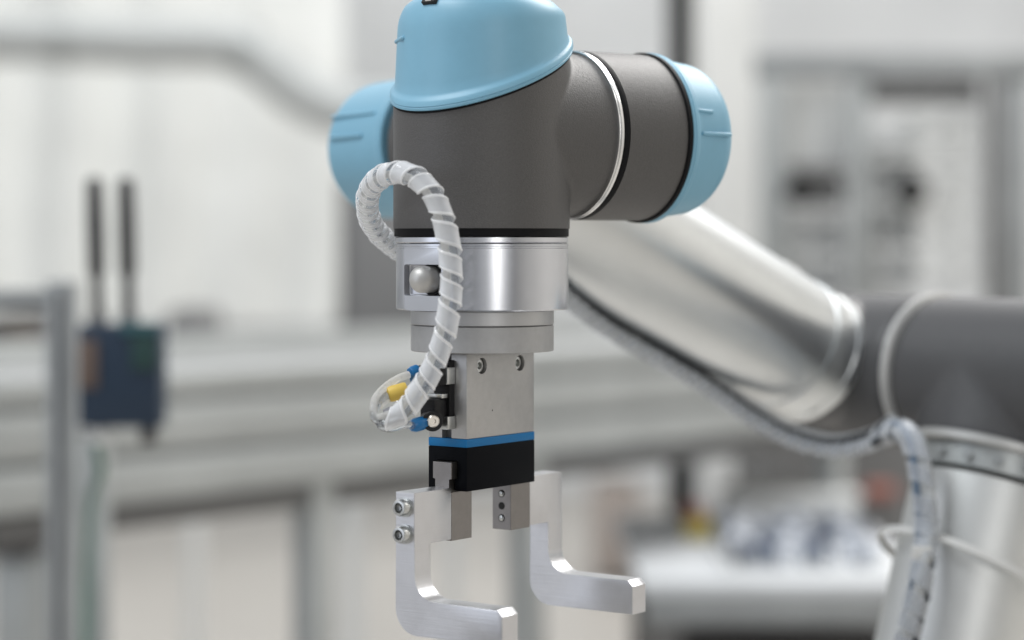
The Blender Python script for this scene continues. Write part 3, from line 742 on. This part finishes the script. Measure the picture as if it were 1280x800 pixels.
# ------------------------------------------------------------------ gripper
fi = R_(54)
U = Vector((math.cos(fi), math.sin(fi), 0)); V = Vector((math.sin(fi), -math.cos(fi), 0))   # jaw travel; towards the camera
def G(a, v, z): return AF+U*(a*M)+V*(v*M)+Z_*(z*M)
gr = empty('parallel_gripper', G(0, 0, -54.6), 'two jaw parallel gripper with black and blue base and open L-shaped fingers', 'gripper')
def gbox(a0, a1, v0, v1, z0, z1, bev=0, seg=2, bm=None):
    bm = bm or bmesh.new(); box(bm, G((a0+a1)/2, (v0+v1)/2, (z0+z1)/2), U, V, Z_, abs(a1-a0)/2*M, abs(v1-v0)/2*M, abs(z1-z0)/2*M, bev*M, seg); return bm
# body with sensor groove in both end faces and screw counterbores in the front
bm = gbox(-29, 29, -12, 12, -97.4, -54.8, .5)
def bodyfn(o):
    cs = []
    def cutter(b):
        me = bpy.data.meshes.new('c'); bmesh.ops.recalc_face_normals(b, faces=b.faces[:]); b.to_mesh(me); b.free(); c = bpy.data.objects.new('c', me); C.objects.link(c); cs.append(c)
        md = o.modifiers.new('b', 'BOOLEAN'); md.object = c; md.operation = 'DIFFERENCE'; md.solver = 'EXACT'
    for s in (-1, 1):
        cutter(gbox(s*32, s*24.5, -3.6, 2.4, -99, -50)); 
        b = bmesh.new(); cyl(b, G(s*16.3, 14, -61.3), G(s*16.3, 7.5, -61.3), 4.1*M, 40); cutter(b)
    return cs
body = obj('gripper_body', mods('tmp', bm, bodyfn), m_body, gr, ang=25)
for s in (-1, 1):
    bm = bmesh.new(); x = s*16.3
    lathe(bm, G(x, 7.6, -61.3), V, [(3.5*M, 0), (3.6*M, .0002), (3.6*M, .0024), (3.2*M, .0028), (1.9*M, .0028), (1.75*M, .0009), (.1*M, .0008)], 36)
    sc = obj('screw', bm, m_bolt, body)
    obj('groove_liner', gbox(s*24.6, s*25.2, -3.55, 2.35, -97.3, -54.9), m_bggrey, body)
bm = bmesh.new(); cyl(bm, G(-7.5, 12.01, -84.2), G(-7.5, 11.5, -84.2), .45*M, 12); obj('punch_mark', bm, m_hole, body)
obj('blue_band', gbox(-29.15, 29.15, -12.15, 12.15, -101.6, -97.45, .25), m_gblue, gr)
# black base with the jaw guide slot through both ends
hw = 5.9
bm = gbox(-29.2, 29.2, -12.2, 12.2, -123.5, -101.65, .5)
def basefn(o):
    cs = []
    for (v0, v1, z0, z1) in ((-6.3, 6.3, -117.6, -108.4), (-4.6, 4.6, -126, -110)):
        b = gbox(-40, 40, v0, v1, z0, z1); bmesh.ops.recalc_face_normals(b, faces=b.faces[:])
        me = bpy.data.meshes.new('c'); b.to_mesh(me); b.free(); c = bpy.data.objects.new('c', me); C.objects.link(c); cs.append(c)
        md = o.modifiers.new('b', 'BOOLEAN'); md.object = c; md.operation = 'DIFFERENCE'; md.solver = 'EXACT'
    return cs
obj('gripper_base', mods('tmp', bm, basefn), m_gblack, gr, ang=25)
# jaws (T section) and fingers
def arc(cx, cy, r, a0, a1, n=10): return [(cx+r*math.cos(R_(a0+(a1-a0)*k/n)), cy+r*math.sin(R_(a0+(a1-a0)*k/n))) for k in range(n+1)]
for s in (-1, 1):
    prof = [(-hw, -148), (hw, -148), (hw, -123.9), (4.1, -123.9), (4.1, -117.3), (hw, -117.3), (hw, -109), (-hw, -109), (-hw, -117.3), (-4.1, -117.3), (-4.1, -123.9), (-hw, -123.9)]
    bm = bmesh.new()
    prism(bm, [(p[0]*M, p[1]*M) for p in prof], AF, V, Z_, U, min(s*16.7, s*33.6)*M, max(s*16.7, s*33.6)*M, .25*M)
    jaw = obj('jaw', bm, m_jaw, gr, ang=25)
    for zz, mm in ((-129.3, m_bolt), (-135.7, None), (-142.0, m_bolt)):
        xi = s*16.7; out = -s
        bm = bmesh.new(); lathe(bm, G(xi, 0, zz)+U*(out*.00002), U*out, [(1.95*M, 0), (1.95*M, .00012), (1.6*M, .00014)], 24); h_ = obj('hole', bm, m_hole, jaw)
        if mm:
            bm = bmesh.new(); lathe(bm, G(xi, .15, zz)+U*(out*.00012), U*out, [(1.55*M, 0), (1.5*M, .00035), (1.1*M, .0006), (.05*M, .0007)], 20); obj('screw_end', bm, m_bolt, jaw)
    # finger: L profile in the V-Z plane extruded along U; mounting block on top
    vE = 58.8
    L = [(-hw, -121.5), (-hw, -178.5)]+arc(-hw+13, -191+13, 13, 180, 270, 12)[1:]+[(vE, -191), (vE, -176.6), (vE-3, -173.6)]+arc(hw+12, -173.6+12, 12, 270, 180, 12)+[(hw, -121.5)]
    bm = bmesh.new(); o0, o1 = sorted((s*50.3, s*63.1))
    prism(bm, [(p[0]*M, p[1]*M) for p in L], AF, V, Z_, U, o0*M, o1*M, .35*M)
    i0, i1 = sorted((s*33.65, s*56))
    def ufn(o):
        b = gbox(i0, i1, -hw, hw, -147.2, -121.5, .3); bmesh.ops.recalc_face_normals(b, faces=b.faces[:])
        me = bpy.data.meshes.new('c'); b.to_mesh(me); b.free(); c = bpy.data.objects.new('c', me); C.objects.link(c)
        md = o.modifiers.new('b', 'BOOLEAN'); md.object = c; md.operation = 'UNION'; md.solver = 'EXACT'
        return [c]
    bmesh.ops.recalc_face_normals(bm, faces=bm.faces[:])
    fg = obj('finger', mods('tmp', bm, ufn), m_finger, gr, ang=25)
    for zz in (-128.6, -141.8):
        bm = bmesh.new(); st = G(s*63.12 if s < 0 else 59.4, 0, zz)
        rr = 4.15*M
        lathe(bm, st, U*s, [(rr*.8, 0), (rr, .0004), (rr, .0042), (rr*.88, .0052), (rr*.62, .0053), (rr*.56, .0049), (rr*.52, .0022), (rr*.02, .0018)], 36)
        bo = obj('bolt', bm, m_bolt, fg, ang=35)
        bm = bmesh.new(); n6 = 6; lathe(bm, st+U*(s*.0036), U*s, [(rr*.1, 0), (rr*.42, .0001), (rr*.44, .00155)], 6, cap1=False); obj('hex_socket', bm, m_sock, bo)
        bm = bmesh.new(); lathe(bm, st-U*(s*.0001), U*s, [(rr*1.0, 0), (rr*1.18, .0001), (rr*1.18, .0009), (rr*.9, .001)], 36); obj('washer', bm, m_bolt, bo)

# flow control valves on the left end face
vz = lambda y: (305-y)/F*1085
va = empty('flow_valve', G(-29.2, -1, -78), 'black pneumatic flow control valve with blue push fittings on the gripper side', 'valve')
bm = gbox(-33.5, -29.15, -5.5, 4.6, -89, -58, .5); obj('valve_plate', bm, m_valve, va)
bm = gbox(-44, -33.6, -6.0, 3.4, -89.5, -77, 1.0); vb = obj('valve_body', bm, m_valve, va)
bm = gbox(-41, -33.6, -5.0, 4.2, -70.5, -60, 1.0); vb2 = obj('valve_body', bm, m_valve, va)
bm = gbox(-39, -33.55, -5.2, 3.9, -76.8, -74.6, .3); obj('clip', bm, m_bolt, va)
bm = gbox(-36, -29.3, -1.0, 5.4, -92.5, -86, .4); obj('clip', bm, m_bolt, va)
bm = gbox(-36, -29.3, -.5, 5.2, -70, -61.5, .4); obj('clip', bm, m_bolt, va)
# banjo joint with screw, lower
c = G(-44.5, 2.2, -87.5)
dn = (V*.75-U*.66).normalized()
bm = bmesh.new(); cyl(bm, c-dn*.006, c+dn*.0025, 5.2*M, 36, .0005); bj = obj('banjo', bm, m_valve, va)
bm = bmesh.new(); lathe(bm, c+dn*.0026, dn, [(3.1*M, 0), (3.1*M, .0010), (2.6*M, .0016), (1.2*M, .0016), (1.1*M, .0004), (.1*M, .0004)], 30); obj('banjo_screw', bm, m_brass, bj)
f1 = P(527, 529, 1.083); f2 = P(513, 533, 1.080)
bm = bmesh.new(); lathe(bm, f1+(f1-f2)*.7, f2-f1, [(3.0*M, 0), (3.2*M, .0005), (3.2*M, .004), (3.5*M, .0045), (3.5*M, .0085), (2.6*M, .0105), (1.9*M, .0108)], 32); obj('push_fitting', bm, m_fit, va)
g1 = P(521, 474, 1.092); g2 = P(516, 459, 1.089)
gd = (g2-g1).normalized(); side = (P(510, 470, 1.089)-P(521, 466, 1.092)).normalized()
bm = bmesh.new(); lathe(bm, P(523, 464, 1.092), side, [(2.6*M, 0), (3.6*M, .0005), (3.6*M, .0035), (3.0*M, .005), (2.0*M, .0052)], 32); obj('push_fitting', bm, m_fit, va)
bm = bmesh.new(); lathe(bm, P(521, 480, 1.092), gd, [(2.4*M, 0), (2.7*M, .001), (2.7*M, .006), (2.2*M, .007)], 28); obj('fitting_sleeve', bm, mat('fitting_blue_dark', (0.03,0.13,0.27), .3), va)
p0, p1 = P(523, 464, 1.092), G(-34, -1, -65)
bm = bmesh.new(); cyl(bm, p0, p1, 3.0*M, 24); obj('elbow', bm, m_valve, vb2)
p0, p1 = f1+(f1-f2)*.6, c-dn*.002
bm = bmesh.new(); cyl(bm, p0, p1, 3.0*M, 24); obj('elbow', bm, m_valve, vb)

# ------------------------------------------------------------------ pneumatic hose in spiral wrap
hp = [P(540, 338, 1.182), P(505, 316, 1.172), P(484, 302, 1.155), P(465, 280, 1.130), P(459, 255, 1.108), P(464, 234, 1.090), P(479, 220, 1.076), P(500, 215.5, 1.064), P(523, 224, 1.056), P(543, 246, 1.052),
      P(556, 280, 1.051), P(563, 320, 1.051), P(564, 360, 1.051), P(560, 398, 1.052), P(551, 435, 1.054), P(537, 468, 1.056), P(519, 497, 1.058), P(503, 516, 1.060), P(492, 523, 1.061), P(480, 524, 1.062)]
hose = empty('pneumatic_hose', P(564, 360, 1.051), 'clear air hoses in a milky spiral wrap looping beside the coupling', 'hose')
STEP = .0015
path = catmull(hp, STEP); fr = pt_frames(path); nP = len(path)
inner = []
for k, off in enumerate((0.4, 2.5, 4.6)):
    p2 = [p+fr[i][0]*math.cos(off+i*.006)*.00235+fr[i][1]*math.sin(off+i*.006)*.00235 for i, p in enumerate(path)]
    inner.append(p2)
tails = [
    [P(472, 522, 1.063), P(467, 510, 1.066), P(470, 497, 1.072), P(484, 482, 1.080), P(500, 472, 1.085), P(513, 468, 1.089)],
    [P(472, 527, 1.062), P(467, 518, 1.064), P(471, 507, 1.070), P(478, 498, 1.074), P(487, 494, 1.078), P(497, 498, 1.082)],
    [P(474, 530, 1.062), P(482, 535, 1.064), P(492, 535, 1.067), P(505, 531, 1.072), P(517, 532, 1.080)]]
for k in range(3):
    n0 = 0
    full = inner[k][::3]+tails[k]
    pp = catmull(full, .0015)
    bm = bmesh.new(); tube(bm, pp, .00195, 14); obj('air_tube', bm, m_tube if k != 0 else m_tube_w, hose, ang=70)
bm = bmesh.new()
pitch = lambda u: .0130 if u > .52 else (.0088 if u > .16 else .0100)
def pitchf(u):
    a, b = .0092, .0138
    t_ = max(0, min(1, (u-.36)/.26)); return (a+(b-a)*t_*t_*(3-2*t_))*(1+.09*math.sin(u*41)+.05*math.sin(u*97+1))
spiral(bm, path, STEP, .0053, .0007, pitchf, lambda u: pitchf(u)*(.60 if u < .3 else .60+.14*min(1, (u-.3)/.2)), 34, 2.6, True)
obj('spiral_wrap', bm, [m_wrap, m_wrap_edge], hose, ang=60)
# yellow marker sleeve and grey tube end in the loop
a_, b_ = P(484, 494, 1.078), P(512, 486, 1.080)
bm = bmesh.new(); lathe(bm, a_, b_-a_, [(2.2*M, 0), (3.7*M, .0008), (4.0*M, .0025), (4.0*M, .009), (3.6*M, .0102), (2.0*M, .0104)], 28); obj('marker_sleeve', bm, m_yellow, hose)
a_, b_ = P(480, 520, 1.066), P(500, 512, 1.068)
bm = bmesh.new(); lathe(bm, a_, b_-a_, [(1.2*M, 0), (3.0*M, .0008), (3.2*M, .0025), (3.2*M, .0075)], 28); obj('tube_end', bm, mat('smoke_plastic', (0.20,0.20,0.22), .2), hose)
bm = bmesh.new(); tube(bm, catmull([P(517, 488, 1.080), P(500, 490, 1.079), P(484, 497, 1.078), P(473, 506, 1.074)], .002), .0026, 12); obj('air_tube', bm, m_tube_w, hose, ang=70)
